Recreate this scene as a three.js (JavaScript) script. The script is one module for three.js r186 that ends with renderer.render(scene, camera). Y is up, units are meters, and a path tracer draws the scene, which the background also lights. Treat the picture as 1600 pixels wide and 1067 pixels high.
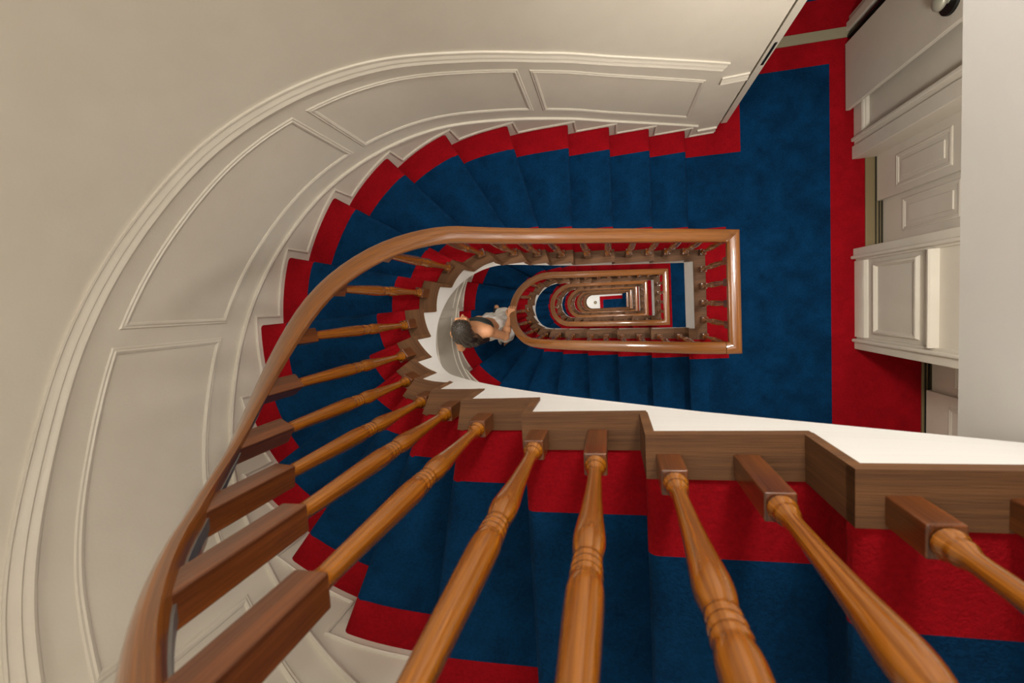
import * as THREE from 'three';
import { mergeGeometries, toCreasedNormals } from 'three/addons/utils/BufferGeometryUtils.js';
import { RoundedBoxGeometry } from 'three/addons/geometries/RoundedBoxGeometry.js';
import { RectAreaLightUniformsLib } from 'three/addons/lights/RectAreaLightUniformsLib.js';

// ---------------------------------------------------------------- camera, lights, exposure
const RISE = 0.17, STEPS = 19, STOREY = RISE * STEPS;      // 19 risers of 170 mm per storey
const EYE = 3.7711;                                        // camera height above the first landing seen below (y = 0)
const scene = new THREE.Scene();
const camera = new THREE.PerspectiveCamera(2 * Math.atan(533.5 / 728) * 180 / Math.PI, 1.5, 0.03, 60);
{
  const right = new THREE.Vector3(0.97720, -0.20390, 0.05924);
  const up = new THREE.Vector3(0.04254, -0.08536, -0.99544);
  const back = new THREE.Vector3(0.20802, 0.97526, -0.07474);
  camera.quaternion.setFromRotationMatrix(new THREE.Matrix4().makeBasis(right, up, back));
  camera.position.set(0, EYE, 0);
  camera.focus = 3.4; camera.userData.fStop = 5.6;
  camera.updateMatrixWorld();
}
scene.add(camera);
const renderer = new THREE.WebGLRenderer({ antialias: true });
renderer.toneMapping = THREE.LinearToneMapping;
renderer.toneMappingExposure = 1.1;
renderer.shadowMap.enabled = true;
scene.background = new THREE.Color(0x000000);
RectAreaLightUniformsLib.init();
const LAMP_COLOUR = 0xfff8f0;
const TOP_LAMP = { x: -0.5, z: -0.2, w: 1.2, d: 1.0, power: 5.0 };                   // ceiling panel above the well
const LANDING_LAMP = { x: 0.96, z: -0.22, size: 0.26, power: 155 };                    // under every landing
const BEND_LAMP = { x: -1.22, z: 0.0, size: 0.36, power: 56 };                      // under the winding part of every flight
const WALL_LIGHT = { x: 0.42, y: 3.5, z: -1.0, power: 5.0 };                         // globe on the wall beside the viewer, out of view
const HALL_LAMP = { x: 1.35, z: -2.35, size: 0.45, power: 8 };

// ---------------------------------------------------------------- helpers
const used = new Map();
function numbered(name) {
  const n = used.get(name) ?? 0; used.set(name, n + 1);
  return n ? `${name}_${String(n).padStart(3, '0')}` : name;
}
const V = (x, y, z) => new THREE.Vector3(x, y, z);
let seed = 7;
const rnd = () => { seed = (seed * 16807) % 2147483647; return seed / 2147483647; };
function shade(o) { o.castShadow = true; o.receiveShadow = true; return o; }
function part(name, geometry, material, parent) {
  const m = shade(new THREE.Mesh(geometry, material)); m.name = name; parent.add(m); return m;
}
function thing(name, label, category, [x, y, z] = [0, 0, 0], group) {
  const o = new THREE.Group(); o.name = numbered(name); o.position.set(x, y, z);
  o.userData = { label, category }; if (group) o.userData.group = group;
  scene.add(o); return o;
}
function struct(name, geometry, material, label, category, [x, y, z] = [0, 0, 0]) {
  const m = shade(new THREE.Mesh(geometry, material)); m.name = numbered(name); m.position.set(x, y, z);
  m.userData = { kind: 'structure', label, category }; scene.add(m); return m;
}
// a surface from rows of points; uv in metres along the columns and rows
function sheet(rows, { closed = false, flip = false, crease = 0.7 } = {}) {
  const nr = rows.length, nc = rows[0].length, pos = [], uv = [], idx = [];
  const vAlong = rows[0].map(() => 0);
  for (let i = 0; i < nr; i++) {
    let u = 0;
    for (let j = 0; j < nc; j++) {
      const p = rows[i][j]; pos.push(p.x, p.y, p.z);
      if (j) u += p.distanceTo(rows[i][j - 1]);
      if (i) vAlong[j] += p.distanceTo(rows[i - 1][j]);
      uv.push(u, vAlong[j]);
    }
  }
  const cols = closed ? nc : nc - 1;
  for (let i = 0; i + 1 < nr; i++) for (let j = 0; j < cols; j++) {
    const k = (j + 1) % nc, a = i * nc + j, b = i * nc + k, c = a + nc, d = b + nc;
    if (flip) idx.push(a, b, c, b, d, c); else idx.push(a, c, b, b, c, d);
  }
  const g = new THREE.BufferGeometry();
  g.setAttribute('position', new THREE.Float32BufferAttribute(pos, 3));
  g.setAttribute('uv', new THREE.Float32BufferAttribute(uv, 2));
  g.setIndex(idx); g.computeVertexNormals();
  return crease ? toCreasedNormals(g, crease) : g.toNonIndexed();
}
// profile [[side, up], ...] (closed) swept along points with side and up vectors; ends capped
function sweep(pts, sides, ups, profile, crease = 0.6, loop = false) {
  const rows = pts.map((p, i) => profile.concat([profile[0]]).map(([a, h]) => p.clone().addScaledVector(sides[i], a).addScaledVector(ups[i], h)));
  if (loop) rows.push(rows[0].map(p => p.clone()));
  const list = [sheet(rows, { crease })];
  if (!loop) for (const [row, rev] of [[rows[0], false], [rows[rows.length - 1], true]]) {
    const c = row.slice(0, -1).reduce((s, p) => s.add(p), V(0, 0, 0)).divideScalar(row.length - 1);
    const pos = [], uv = [];
    for (let i = 0; i + 1 < row.length; i++) {
      const tri = rev ? [c, row[i + 1], row[i]] : [c, row[i], row[i + 1]];
      for (const p of tri) { pos.push(p.x, p.y, p.z); uv.push(p.x + p.y, p.z + p.y); }
    }
    const g = new THREE.BufferGeometry();
    g.setAttribute('position', new THREE.Float32BufferAttribute(pos, 3));
    g.setAttribute('uv', new THREE.Float32BufferAttribute(uv, 2)); g.computeVertexNormals(); list.push(g);
  }
  return merge(list);
}
function merge(list) {
  return mergeGeometries(list.map(g => {
    const h = g.index ? g.toNonIndexed() : g.clone();
    for (const k of Object.keys(h.attributes)) if (!['position', 'normal', 'uv'].includes(k)) h.deleteAttribute(k);
    return h;
  }));
}
// uv in metres by the face's main direction, grain along the longest side
function metreUV(g, alongAxis) {
  const h = g.index ? g.toNonIndexed() : g, p = h.attributes.position, n = h.attributes.normal, uv = [];
  for (let i = 0; i < p.count; i++) {
    const c = [p.getX(i), p.getY(i), p.getZ(i)], m = [Math.abs(n.getX(i)), Math.abs(n.getY(i)), Math.abs(n.getZ(i))];
    const k = m.indexOf(Math.max(...m)); const rest = [0, 1, 2].filter(a => a !== k);
    const along = rest.includes(alongAxis) ? alongAxis : rest[1], across = rest.find(a => a !== along);
    uv.push(c[across] + c[k] * 0.37, c[along]);
  }
  h.setAttribute('uv', new THREE.Float32BufferAttribute(uv, 2)); return h;
}
function box(x0, x1, y0, y1, z0, z1, round = 0, along = 1) {
  const w = x1 - x0, h = y1 - y0, d = z1 - z0;
  const g = round ? new RoundedBoxGeometry(w, h, d, 2, Math.min(round, w * 0.45, h * 0.45, d * 0.45)) : new THREE.BoxGeometry(w, h, d);
  g.translate((x0 + x1) / 2, (y0 + y1) / 2, (z0 + z1) / 2);
  return metreUV(g, along);
}
// a flat polygon in plan (x, z) between two heights
function slab(poly, y0, y1, holes = []) {
  const s = new THREE.Shape(poly.map(([x, z]) => new THREE.Vector2(x, -z)));
  for (const h of holes) s.holes.push(new THREE.Path(h.map(([x, z]) => new THREE.Vector2(x, -z))));
  const g = new THREE.ExtrudeGeometry(s, { depth: y1 - y0, bevelEnabled: false, curveSegments: 24 });
  g.rotateX(-Math.PI / 2); g.translate(0, y0, 0);
  return metreUV(g, 0);
}

// ---------------------------------------------------------------- materials
function noiseGrid(n, m, rand) { const a = new Float32Array(n * m); for (let i = 0; i < a.length; i++) a[i] = rand(); return a; }
function tileNoise(size, cx, cy) {                       // smooth noise that tiles, cx by cy cells
  const g = noiseGrid(cx, cy, rnd), out = new Float32Array(size * size), s = t => t * t * (3 - 2 * t);
  for (let y = 0; y < size; y++) for (let x = 0; x < size; x++) {
    const fx = x / size * cx, fy = y / size * cy, ix = Math.floor(fx), iy = Math.floor(fy), tx = s(fx - ix), ty = s(fy - iy);
    const at = (i, j) => g[(j % cy) * cx + (i % cx)];
    const a = at(ix, iy) * (1 - tx) + at(ix + 1, iy) * tx, b = at(ix, iy + 1) * (1 - tx) + at(ix + 1, iy + 1) * tx;
    out[y * size + x] = a * (1 - ty) + b * ty;
  }
  return out;
}
function texture(size, pixel, repeatU, repeatV, srgb) {
  const d = new Uint8Array(size * size * 4);
  for (let i = 0; i < size * size; i++) {
    const c = pixel(i); const a = Array.isArray(c) ? c : [c, c, c];
    for (let k = 0; k < 3; k++) d[i * 4 + k] = Math.max(0, Math.min(255, Math.round(a[k] * 255)));
    d[i * 4 + 3] = 255;
  }
  const t = new THREE.DataTexture(d, size, size);
  t.wrapS = t.wrapT = THREE.RepeatWrapping; t.magFilter = THREE.LinearFilter; t.minFilter = THREE.LinearMipmapLinearFilter; t.generateMipmaps = true;
  t.repeat.set(repeatU, repeatV); if (srgb) t.colorSpace = THREE.SRGBColorSpace; t.needsUpdate = true; return t;
}
const S = 512;
const fibre = tileNoise(S, 256, 256), fibre2 = tileNoise(S, 128, 128), blot = tileNoise(S, 9, 9), blot2 = tileNoise(S, 23, 23);
const lerp = (a, b, t) => a + (b - a) * t;
const mixc = (a, b, t) => a.map((v, i) => lerp(v, b[i], t));
function carpetMaterial(lo, hi) {
  const f = i => 0.26 * fibre[i] + 0.20 * fibre2[i] + 0.34 * blot[i] + 0.20 * blot2[i];
  return new THREE.MeshPhysicalMaterial({
    map: texture(S, i => mixc(lo, hi, Math.max(0, Math.min(1, f(i) * 1.12 - 0.06))), 1.1, 1.1, true), roughness: 1, specularIntensity: 0.2, bumpMap: texture(S, i => 0.6 * fibre[i] + 0.4 * fibre2[i], 2.1, 2.1), bumpScale: 0.0012,
  });
}
function woodMaterial(dark, light, rough, coat) {
  const streak = tileNoise(S, 90, 5), streak2 = tileNoise(S, 31, 3), ray = tileNoise(S, 200, 24), tone = tileNoise(S, 7, 2);
  const f = i => 0.30 * streak[i] + 0.25 * streak2[i] + 0.18 * ray[i] + 0.32 * tone[i];
  return new THREE.MeshPhysicalMaterial({
    map: texture(S, i => mixc(dark, light, Math.min(1, Math.max(0, f(i) * 1.5 - 0.28))), 4.2, 1.1, true), roughness: rough,
    clearcoat: coat, clearcoatRoughness: 0.09, bumpMap: texture(S, i => ray[i], 4.2, 1.1), bumpScale: 0.00025,
  });
}
function paintMaterial(r, g, b, rough = 0.55, bump = 0.0006) {
  const t = i => 0.5 * blot2[i] + 0.5 * blot[i];
  return new THREE.MeshPhysicalMaterial({
    map: texture(S, i => mixc([r * 0.975, g * 0.97, b * 0.965], [r, g, b], t(i)), 0.7, 0.7, true), roughness: rough,
    bumpMap: texture(S, i => 0.7 * fibre2[i] + 0.3 * blot2[i], 1.3, 1.3), bumpScale: bump,
  });
}
const M = {
  blue: carpetMaterial([0.0, 0.105, 0.20], [0.02, 0.225, 0.385]),
  red: carpetMaterial([0.46, 0.025, 0.06], [0.62, 0.05, 0.10]),
  rail: woodMaterial([0.33, 0.18, 0.055], [0.56, 0.34, 0.12], 0.3, 0.8),
  baluster: woodMaterial([0.40, 0.215, 0.025], [0.66, 0.40, 0.07], 0.26, 1),
  block: woodMaterial([0.28, 0.135, 0.04], [0.49, 0.265, 0.09], 0.34, 0.6),
  cap: woodMaterial([0.29, 0.185, 0.10], [0.44, 0.295, 0.17], 0.66, 0),
  wall: paintMaterial(0.82, 0.795, 0.74, 0.6, 0.0002),
  trim: paintMaterial(0.825, 0.80, 0.745, 0.45, 0.0002),
  white: paintMaterial(0.845, 0.845, 0.84, 0.55, 0.0001),
  stone: paintMaterial(0.55, 0.52, 0.42, 0.5, 0.0003),
  brass: new THREE.MeshPhysicalMaterial({ color: 0x8d7f5e, metalness: 0.6, roughness: 0.42 }),
  dark: new THREE.MeshPhysicalMaterial({ color: 0x23221f, metalness: 0.5, roughness: 0.45 }),
  steel: new THREE.MeshPhysicalMaterial({ color: 0x8b8a86, metalness: 0.8, roughness: 0.4 }),
  knob: new THREE.MeshPhysicalMaterial({ color: 0xa7a493, metalness: 0.2, roughness: 0.35 }),
  glow: new THREE.MeshStandardMaterial({ color: 0xffffff, emissive: new THREE.Color(LAMP_COLOUR), emissiveIntensity: 1.2, roughness: 0.6 }),
};

M.cap.specularIntensity = 0.8;

// ---------------------------------------------------------------- the plan of the stair
const WELL = { x: 0.639, top: -0.266, bottom: 0.257, cx: -0.612, cz: -0.0045, r: 0.2615 };
const LEN1 = WELL.x - WELL.cx, ARC = Math.PI * WELL.r, LEN = 2 * LEN1 + ARC;
function inner(s, o = 0) {                                // point of the well edge at arc length s, moved outward by o
  if (s <= LEN1) return V(WELL.x - s, 0, WELL.top - o);
  if (s >= LEN1 + ARC) return V(WELL.cx + (s - LEN1 - ARC), 0, WELL.bottom + o);
  const a = (s - LEN1) / WELL.r; return V(WELL.cx - Math.sin(a) * (WELL.r + o), 0, WELL.cz - Math.cos(a) * (WELL.r + o));
}
function innerNormal(s) { return inner(s, 1).sub(inner(s, 0)); }
const deg = a => LEN1 + a * Math.PI / 180 * WELL.r, top = x => WELL.x - x, bot = x => LEN1 + ARC + x - WELL.cx;
const RISER_S = [top(0.846), top(0.581), top(0.317), top(0.046), top(-0.218), top(-0.358), top(-0.47), deg(0), deg(31), deg(59), deg(88), deg(115),
  deg(138), deg(160), bot(-0.573), bot(-0.415), bot(-0.212), bot(0.054), bot(0.321), bot(0.585), bot(0.717)];
function sOf(k) { const i = Math.max(0, Math.min(19, Math.floor(k))); return lerp(RISER_S[i], RISER_S[i + 1], k - i); }
function kOf(s) {                                         // riser index at arc length s
  if (s < RISER_S[1]) return 1 - (RISER_S[1] - s) / 0.267;
  if (s > RISER_S[19]) return 19 + (s - RISER_S[19]) / 0.267;
  let i = 1; while (i < 18 && s > RISER_S[i + 1]) i++;
  return i + (s - RISER_S[i]) / (RISER_S[i + 1] - RISER_S[i]);
}
function kSmooth(s) { let t = 0, w = 0; for (let d = -0.16; d <= 0.161; d += 0.02) { const g = Math.exp(-d * d / 0.012); t += g * kOf(s + d); w += g; } return t / w; }
const OUTER = [[0.798, -1.180], [0.576, -1.169], [0.315, -1.158], [0.046, -1.147], [-0.213, -1.135], [-0.575, -1.115], [-0.924, -1.052], [-1.229, -0.901],
  [-1.484, -0.666], [-1.676, -0.334], [-1.749, 0.02], [-1.715, 0.40], [-1.57, 0.70], [-1.29, 0.95], [-0.965, 1.105], [-0.595, 1.158], [-0.212, 1.165],
  [0.05, 1.165], [0.318, 1.165], [0.585, 1.165], [0.717, 1.165]].map(([x, z]) => V(x, 0, z));
function outer(k) {                                       // wall line at riser index k
  const i = Math.max(0, Math.min(19, Math.floor(k))), t = k - i, P = j => OUTER[Math.max(0, Math.min(20, j))];
  const a = P(i - 1), b = P(i), c = P(i + 1), d = P(i + 2);
  const f = (a, b, c, d) => 0.5 * (2 * b + (c - a) * t + (2 * a - 5 * b + 4 * c - d) * t * t + (3 * b - a - 3 * c + d) * t * t * t);
  return V(f(a.x, b.x, c.x, d.x), 0, f(a.z, b.z, c.z, d.z));
}
function outerNormal(k) {                                 // into the stairwell
  const e = 0.05, t = outer(Math.min(20, k + e)).sub(outer(Math.max(0, k - e))).normalize(); return V(t.z, 0, -t.x);
}
function ruler(k) {                                       // the nosing line k: start at the well edge, direction, length
  const a = inner(sOf(k)), b = outer(k), d = b.clone().sub(a), L = d.length(); return { a, d: d.normalize(), L };
}
const onRuler = (R, o) => R.a.clone().addScaledVector(R.d, o);
const CURB = 0.078, BORDER_IN = 0.229, BORDER_OUT = 0.145;

// one step of carpet: riser, rounded nosing and tread between two widths of the ruler
function stepSheet(k, from, to) {
  const y = k * RISE, R0 = ruler(k), up = V(-R0.d.z, 0, R0.d.x);            // horizontal, up the stair
  if (up.dot(ruler(Math.min(20, k + 0.5)).a.clone().lerp(outer(Math.min(20, k + 0.5)), 0.5).sub(R0.a.clone().lerp(outer(k), 0.5))) < 0) up.negate();
  const cols = [0, 0.5, 1], rows = [];
  const put = (off, yy) => rows.push(cols.map(c => { const o = lerp(from(R0), to(R0), c); const p = onRuler(R0, o).addScaledVector(up, off); p.y = yy; return p; }));
  const rad = 0.019;
  put(0.036, y - RISE - 0.01); put(0.036, y - RISE * 0.6); put(0.034, y - 2 * rad - 0.006);
  for (let a = -80; a <= 90; a += 17) put(rad - Math.cos(a * Math.PI / 180) * rad, y - rad + Math.sin(a * Math.PI / 180) * rad);
  const end = k === 19 ? 20 : k + 1;
  for (const t of [0.12, 0.3, 0.5, 0.7, 0.85, 1, 1.12]) {
    if (k === 19 && t > 1) continue;
    const R = ruler(Math.min(end, k + Math.min(1, t))), n = V(-R.d.z, 0, R.d.x); if (n.dot(up) < 0) n.negate();
    rows.push(cols.map(c => { const p = onRuler(R, lerp(from(R), to(R), c)); if (t > 1) p.addScaledVector(n, 0.040); p.y = y; return p; }));
  }
  return sheet(rows, { crease: 0.9 });
}
function capGeometry(k) {                                 // the wooden tread end and riser end that carry the balusters
  const y = k * RISE + 0.004, o0 = -0.006, o1 = CURB, th = 0.026, list = [];
  const slabBetween = (k0, k1, n, yTop, yBot, off0, off1) => {
    const rows = [];
    for (let i = 0; i <= n; i++) {
      const R = ruler(Math.min(20, lerp(k0, k1, i / n))), up = V(-R.d.z, 0, R.d.x), off = lerp(off0, off1, i / n);
      if (up.dot(inner(sOf(Math.min(20, k0 + 0.4))).sub(inner(sOf(k0)))) < 0) up.negate();
      const A = onRuler(R, o0).addScaledVector(up, off), B = onRuler(R, o1).addScaledVector(up, off);
      rows.push([V(A.x, yTop, A.z), V(B.x, yTop, B.z), V(B.x, yBot, B.z), V(A.x, yBot, A.z), V(A.x, yTop, A.z)]);
    }
    list.push(sheet(rows, { crease: 0.4 }));
    for (const r of [rows[0], rows[rows.length - 1]]) list.push(sheet([[r[0], r[1]], [r[3], r[2]]], {}));
  };
  if (k < 19) slabBetween(k, k + 1, 8, y, y - th, 0, 0.016);
  else slabBetween(k, k + 0.4, 3, y, y - th, 0, 0);
  slabBetween(k, k, 1, y - 0.002, y - RISE - th * 0.5, 0.0, 0.018);
  return merge(list);
}
const STRING_DROP = s => 0.285 + 0.05 * Math.max(0, Math.min(1, (s - (LEN - 0.45)) / 0.45)) + 0.065 * Math.max(0, Math.min(1, (1.9 - s) / 0.6));
const rakeY = s => kSmooth(s) * RISE;
function stringGeometry() {
  const pts = [], E = 1e-4;
  for (let s = 0; s <= LEN + 1e-6; s += LEN / 170) pts.push(Math.min(LEN, s));
  for (let k = 1; k <= 19; k++) pts.push(RISER_S[k] + 0.016 - E, RISER_S[k] + 0.016 + E);
  pts.sort((a, b) => a - b);
  const face = [], inside = [], bottomIn = [], bottomOut = [];
  for (const s of pts) {
    const k = Math.max(0, Math.min(19, Math.floor(kOf(s - 0.016)))), yt = k * RISE - 0.016, yb = Math.max(rakeY(s) - STRING_DROP(s), -0.42);
    const a = inner(s), b = inner(s, 0.012);
    face.push(V(a.x, yt, a.z)); bottomIn.push(V(a.x, yb, a.z)); inside.push(V(b.x, yt, b.z)); bottomOut.push(V(b.x, yb, b.z));
  }
  return merge([sheet([face, bottomIn], { crease: 0.5 }), sheet([bottomIn, bottomOut], { crease: 0.5 }), sheet([bottomOut, inside], { crease: 0.5 }), sheet([inside, face], { crease: 0.5 })]);
}
function soffitGeometry() {
  const rows = [];
  for (let i = 0; i <= 120; i++) {
    const k = lerp(0.2, 20, i / 120), R = ruler(k), s = sOf(k), yi = Math.max(rakeY(s) - STRING_DROP(s), -0.33), yo = Math.min(STOREY - 0.30, Math.max(-0.33, k * RISE - 0.29));
    rows.push([0, 0.25, 0.5, 0.75, 1].map(t => { const p = onRuler(R, lerp(0.005, R.L + 0.02, t)); p.y = lerp(yi, yo, t); return p; }));
  }
  return sheet(rows, { crease: 0.4 });
}

// ---------------------------------------------------------------- staircases, one per storey
const flight = new THREE.Group();
for (let k = 1; k <= 19; k++) {
  const st = part('step', stepSheet(k, () => BORDER_IN, R => R.L - BORDER_OUT), M.blue, flight);
  part('carpet_border', stepSheet(k, () => CURB - 0.004, () => BORDER_IN), M.red, st);
  part('carpet_border', stepSheet(k, R => R.L - BORDER_OUT, R => R.L + 0.015), M.red, st);
  part('step_cap', capGeometry(k), M.cap, flight);
}
part('string_board', stringGeometry(), M.white, flight);
part('soffit', soffitGeometry(), M.white, flight);
const FLIGHT_LABELS = [
  'uppermost carpeted winding flight, its blue and red treads fanning out closest to the viewer',
  'carpeted winding flight that the dark haired woman is walking down',
  'carpeted winding flight directly beneath the one with the woman on it',
  'small carpeted flight two storeys beneath the woman',
  'tiny carpeted flight three storeys beneath the woman',
  'lowest carpeted flight rising from the ground floor around the white floor patch',
];
FLIGHT_LABELS.forEach((label, i) => {
  const t = thing('staircase', label, 'staircase', [0, -i * STOREY, 0]);
  for (const c of flight.clone().children.slice()) t.add(c);
});

// ---------------------------------------------------------------- balustrades
const BAL_O = 0.052, SHAFT = 0.68;
function shaftGeometry() {
  const P = [[0.0005, 0], [0.0195, 0], [0.0205, 0.004], [0.0205, 0.010], [0.0175, 0.015], [0.0165, 0.02], [0.0175, 0.025], [0.0165, 0.03], [0.0140, 0.036], [0.0125, 0.045],
    [0.0122, 0.06], [0.0130, 0.10], [0.0148, 0.16], [0.0175, 0.22], [0.0204, 0.262], [0.0216, 0.284], [0.0214, 0.298], [0.0205, 0.309], [0.0190, 0.319], [0.0170, 0.328], [0.0158, 0.333],
    [0.0178, 0.336], [0.0184, 0.340], [0.0178, 0.344], [0.0166, 0.346], [0.0166, 0.348], [0.0186, 0.351], [0.0192, 0.355], [0.0186, 0.359], [0.0170, 0.361],
    [0.0172, 0.364], [0.0192, 0.367], [0.0196, 0.371], [0.0186, 0.375], [0.0180, 0.378], [0.0192, 0.384], [0.0206, 0.394], [0.0211, 0.405], [0.0208, 0.43], [0.0195, 0.48], [0.0176, 0.54],
    [0.0158, 0.60], [0.0146, 0.645], [0.0142, 0.66], [0.0150, 0.668], [0.0165, 0.674], [0.0165, SHAFT], [0.0005, SHAFT]];
  const g = new THREE.LatheGeometry(P.map(([r, y]) => new THREE.Vector2(r, y)), 20);
  const uv = g.attributes.uv, p = g.attributes.position;
  for (let i = 0; i < uv.count; i++) uv.setXY(i, uv.getX(i) * 0.12, p.getY(i));
  return g;
}
const SHAFT_G = shaftGeometry(), blockCache = new Map();
function blockGeometry(y0, y1, slope = 0) {               // square block; its top follows the slope of the rail
  const q = Math.round(slope / 0.15) * 0.15, key = `${y0.toFixed(3)}_${y1.toFixed(3)}_${q.toFixed(2)}`;
  if (!blockCache.has(key)) {
    const g = box(-0.022, 0.022, y0, y1, -0.022, 0.022, 0.003, 1), p = g.attributes.position;
    if (q) for (let i = 0; i < p.count; i++) if (p.getY(i) > (y0 + y1) / 2) p.setY(i, p.getY(i) + q * p.getX(i));
    blockCache.set(key, g);
  }
  return blockCache.get(key);
}
function addBaluster(parent, s, base, blockH, railUnder, xyz, turn, slope = 0) {
  const b = part('baluster', SHAFT_G, M.baluster, parent);
  const spare = railUnder - base - SHAFT, low = Math.max(0.03, Math.min(blockH, spare - 0.05)), k = Math.min(1, (railUnder - base - low - 0.04) / SHAFT);
  b.position.set(xyz.x, base + low, xyz.z); b.rotation.y = turn; b.scale.y = k;           // the shorter ones stand where the rail dips into the bend
  const round3 = v => Math.round(v / 0.006) * 0.006;
  part('baluster_block', blockGeometry(-round3(low) - 0.004, 0), M.block, b);
  part('baluster_block', blockGeometry(SHAFT, SHAFT + round3(Math.max(0.036, (railUnder - base - low) / k - SHAFT)) + 0.010, slope / k), M.block, b);
}
const RAIL_PROFILE = [[-0.0345, -0.016], [-0.0357, -0.004], [-0.0357, 0.004], [-0.0323, 0.013], [-0.0254, 0.020], [-0.0138, 0.0245], [0.0000, 0.026], [0.0138, 0.0245], [0.0254, 0.020],
  [0.0323, 0.013], [0.0357, 0.004], [0.0357, -0.004], [0.0345, -0.016], [0.0276, -0.021], [0.0231, -0.024], [-0.0231, -0.024], [-0.0276, -0.021]];
const RAIL_LEVEL = 0.92;
const RAIL_KNOTS = [[-0.06, 0.945], [0.05, 1.02], [0.211, 1.131], [0.776, 1.49], [1.0, 1.63], [1.146, 1.745], [1.25, 1.84], [1.343, 1.95], [1.477, 2.19], [1.592, 2.39], [1.699, 2.55], [1.789, 2.70],
  [1.886, 2.882], [1.944, 2.99], [2.0, 3.105], [2.05, 3.195], [2.1, 3.27], [2.165, 3.355], [2.25, 3.447], [2.4, 3.575], [3.2, 4.108], [3.33, 4.15]];
function railTopAt(s) {                                   // height of the rail's middle along the well edge, smoothed between the knots
  let t = 0, w = 0;
  for (let d = -0.06; d <= 0.061; d += 0.02) {
    const q = s + d, K = RAIL_KNOTS; let i = 0; while (i < K.length - 2 && q > K[i + 1][0]) i++;
    const g = Math.exp(-d * d / 0.002); t += g * lerp(K[i][1], K[i + 1][1], Math.min(1.2, (q - K[i][0]) / (K[i + 1][0] - K[i][0]))); w += g;
  }
  return t / w;
}
function railPath() {                                     // from the landing's lower corner along the landing, up and round to the next landing
  const x = WELL.x + BAL_O, pts = [V(x, RAIL_LEVEL, WELL.bottom + BAL_O), V(x, RAIL_LEVEL, WELL.top - BAL_O)];
  for (let i = 1; i <= 110; i++) {
    const s = lerp(-BAL_O + 0.02, LEN, i / 110); const p = inner(Math.max(0, s), BAL_O); if (s < 0) p.x = WELL.x - s;
    p.y = railTopAt(s); pts.push(p);
  }
  pts.push(V(x, STOREY + RAIL_LEVEL, WELL.bottom + BAL_O)); pts[pts.length - 2].y = Math.min(pts[pts.length - 2].y, STOREY + RAIL_LEVEL);
  return pts;
}
function sideVectors(pts) {                               // horizontal side vectors, mitred
  const flat = (a, b) => V(b.x - a.x, 0, b.z - a.z).normalize();
  return pts.map((p, i) => {
    const d0 = i ? flat(pts[i - 1], p) : null, d1 = i + 1 < pts.length ? flat(p, pts[i + 1]) : null;
    const a = d0 ?? d1, b = d1 ?? d0, n0 = V(-a.z, 0, a.x), n1 = V(-b.z, 0, b.x), m = n0.clone().add(n1).normalize();
    return m.divideScalar(Math.max(0.3, m.dot(n0)));
  });
}
function railGeometry(profile, drop = 0, landing = true) {
  let pts = railPath(); 
  const make = p => { const q = p.map(v => v.clone()); q.forEach(v => { v.y -= drop; }); return sweep(q, sideVectors(q), q.map(() => V(0, 1, 0)), profile, 0.5); };
  const start = pts[0].clone(); const last = pts[pts.length - 1];
  // the landing run is mitred into both flights: begin a little before the lower corner so that the mitre closes
  const run = [V(start.x - 0.05, start.y, start.z), ...pts.slice(0, 2), ...pts.slice(2, -1)];
  void last; return make(run);
}
function makeBalustrade() {
  const g = new THREE.Group();
  part('handrail', railGeometry(RAIL_PROFILE), M.rail, g);
  part('core_rail', railGeometry([[-0.010, -0.028], [-0.010, -0.0235], [0.010, -0.0235], [0.010, -0.028]]), M.steel, g);
  const under = s => railTopAt(s) - 0.03;
  const put = (s, base, blockH) => {
    const p = inner(s, BAL_O), n = innerNormal(s); addBaluster(g, s, base, blockH, under(s), p, Math.atan2(n.x, n.z), (railTopAt(s + 0.02) - railTopAt(s - 0.02)) / 0.04 * (s > LEN1 && s < LEN1 + ARC ? WELL.r / (WELL.r + BAL_O) : 1));
  };
  const LIFT = 0.004;
  for (let k = 1; k <= 18; k++) {
    const y = k * RISE + LIFT, s0 = RISER_S[k], s1 = RISER_S[k + 1];
    if (k <= 3 || k >= 16) { put(s0 + (k === 18 ? 0.058 : 0.040), y, 0.085); put(s0 + (k === 18 ? 0.200 : 0.173), y, 0.170); }
    else if (k === 4 || k === 15) put(s0 + 0.068, y, 0.085);
    else if (k === 5) put(s0 + 0.062, y, 0.085);
    else put((s0 + s1) / 2 - 0.002, y, 0.085);
  }
  const x = WELL.x + BAL_O, za = WELL.top - BAL_O, zb = WELL.bottom + BAL_O;
  for (let i = 0; i <= 5; i++) addBaluster(g, 0, LIFT, 0.08, RAIL_LEVEL - 0.03, V(x, 0, lerp(za, zb, i / 5)), 0);
  return g;
}
const balustrade = makeBalustrade();
const BAL_LABELS = [
  'nearest timber balustrade with orange varnished turned balusters sweeping past the lower left corner',
  'timber balustrade with the woman\'s hand resting on its curved rail',
  'timber balustrade ring just inside the one the woman holds',
  'small timber balustrade ring second inside the one the woman holds',
  'tiny timber balustrade ring third inside the one the woman holds',
  'innermost and smallest timber balustrade ring beside the ground floor carpet',
];
BAL_LABELS.forEach((label, i) => {
  const t = thing('balustrade', label, 'balustrade', [0, -i * STOREY, 0]);
  for (const c of balustrade.clone().children.slice()) t.add(c);
});

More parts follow.
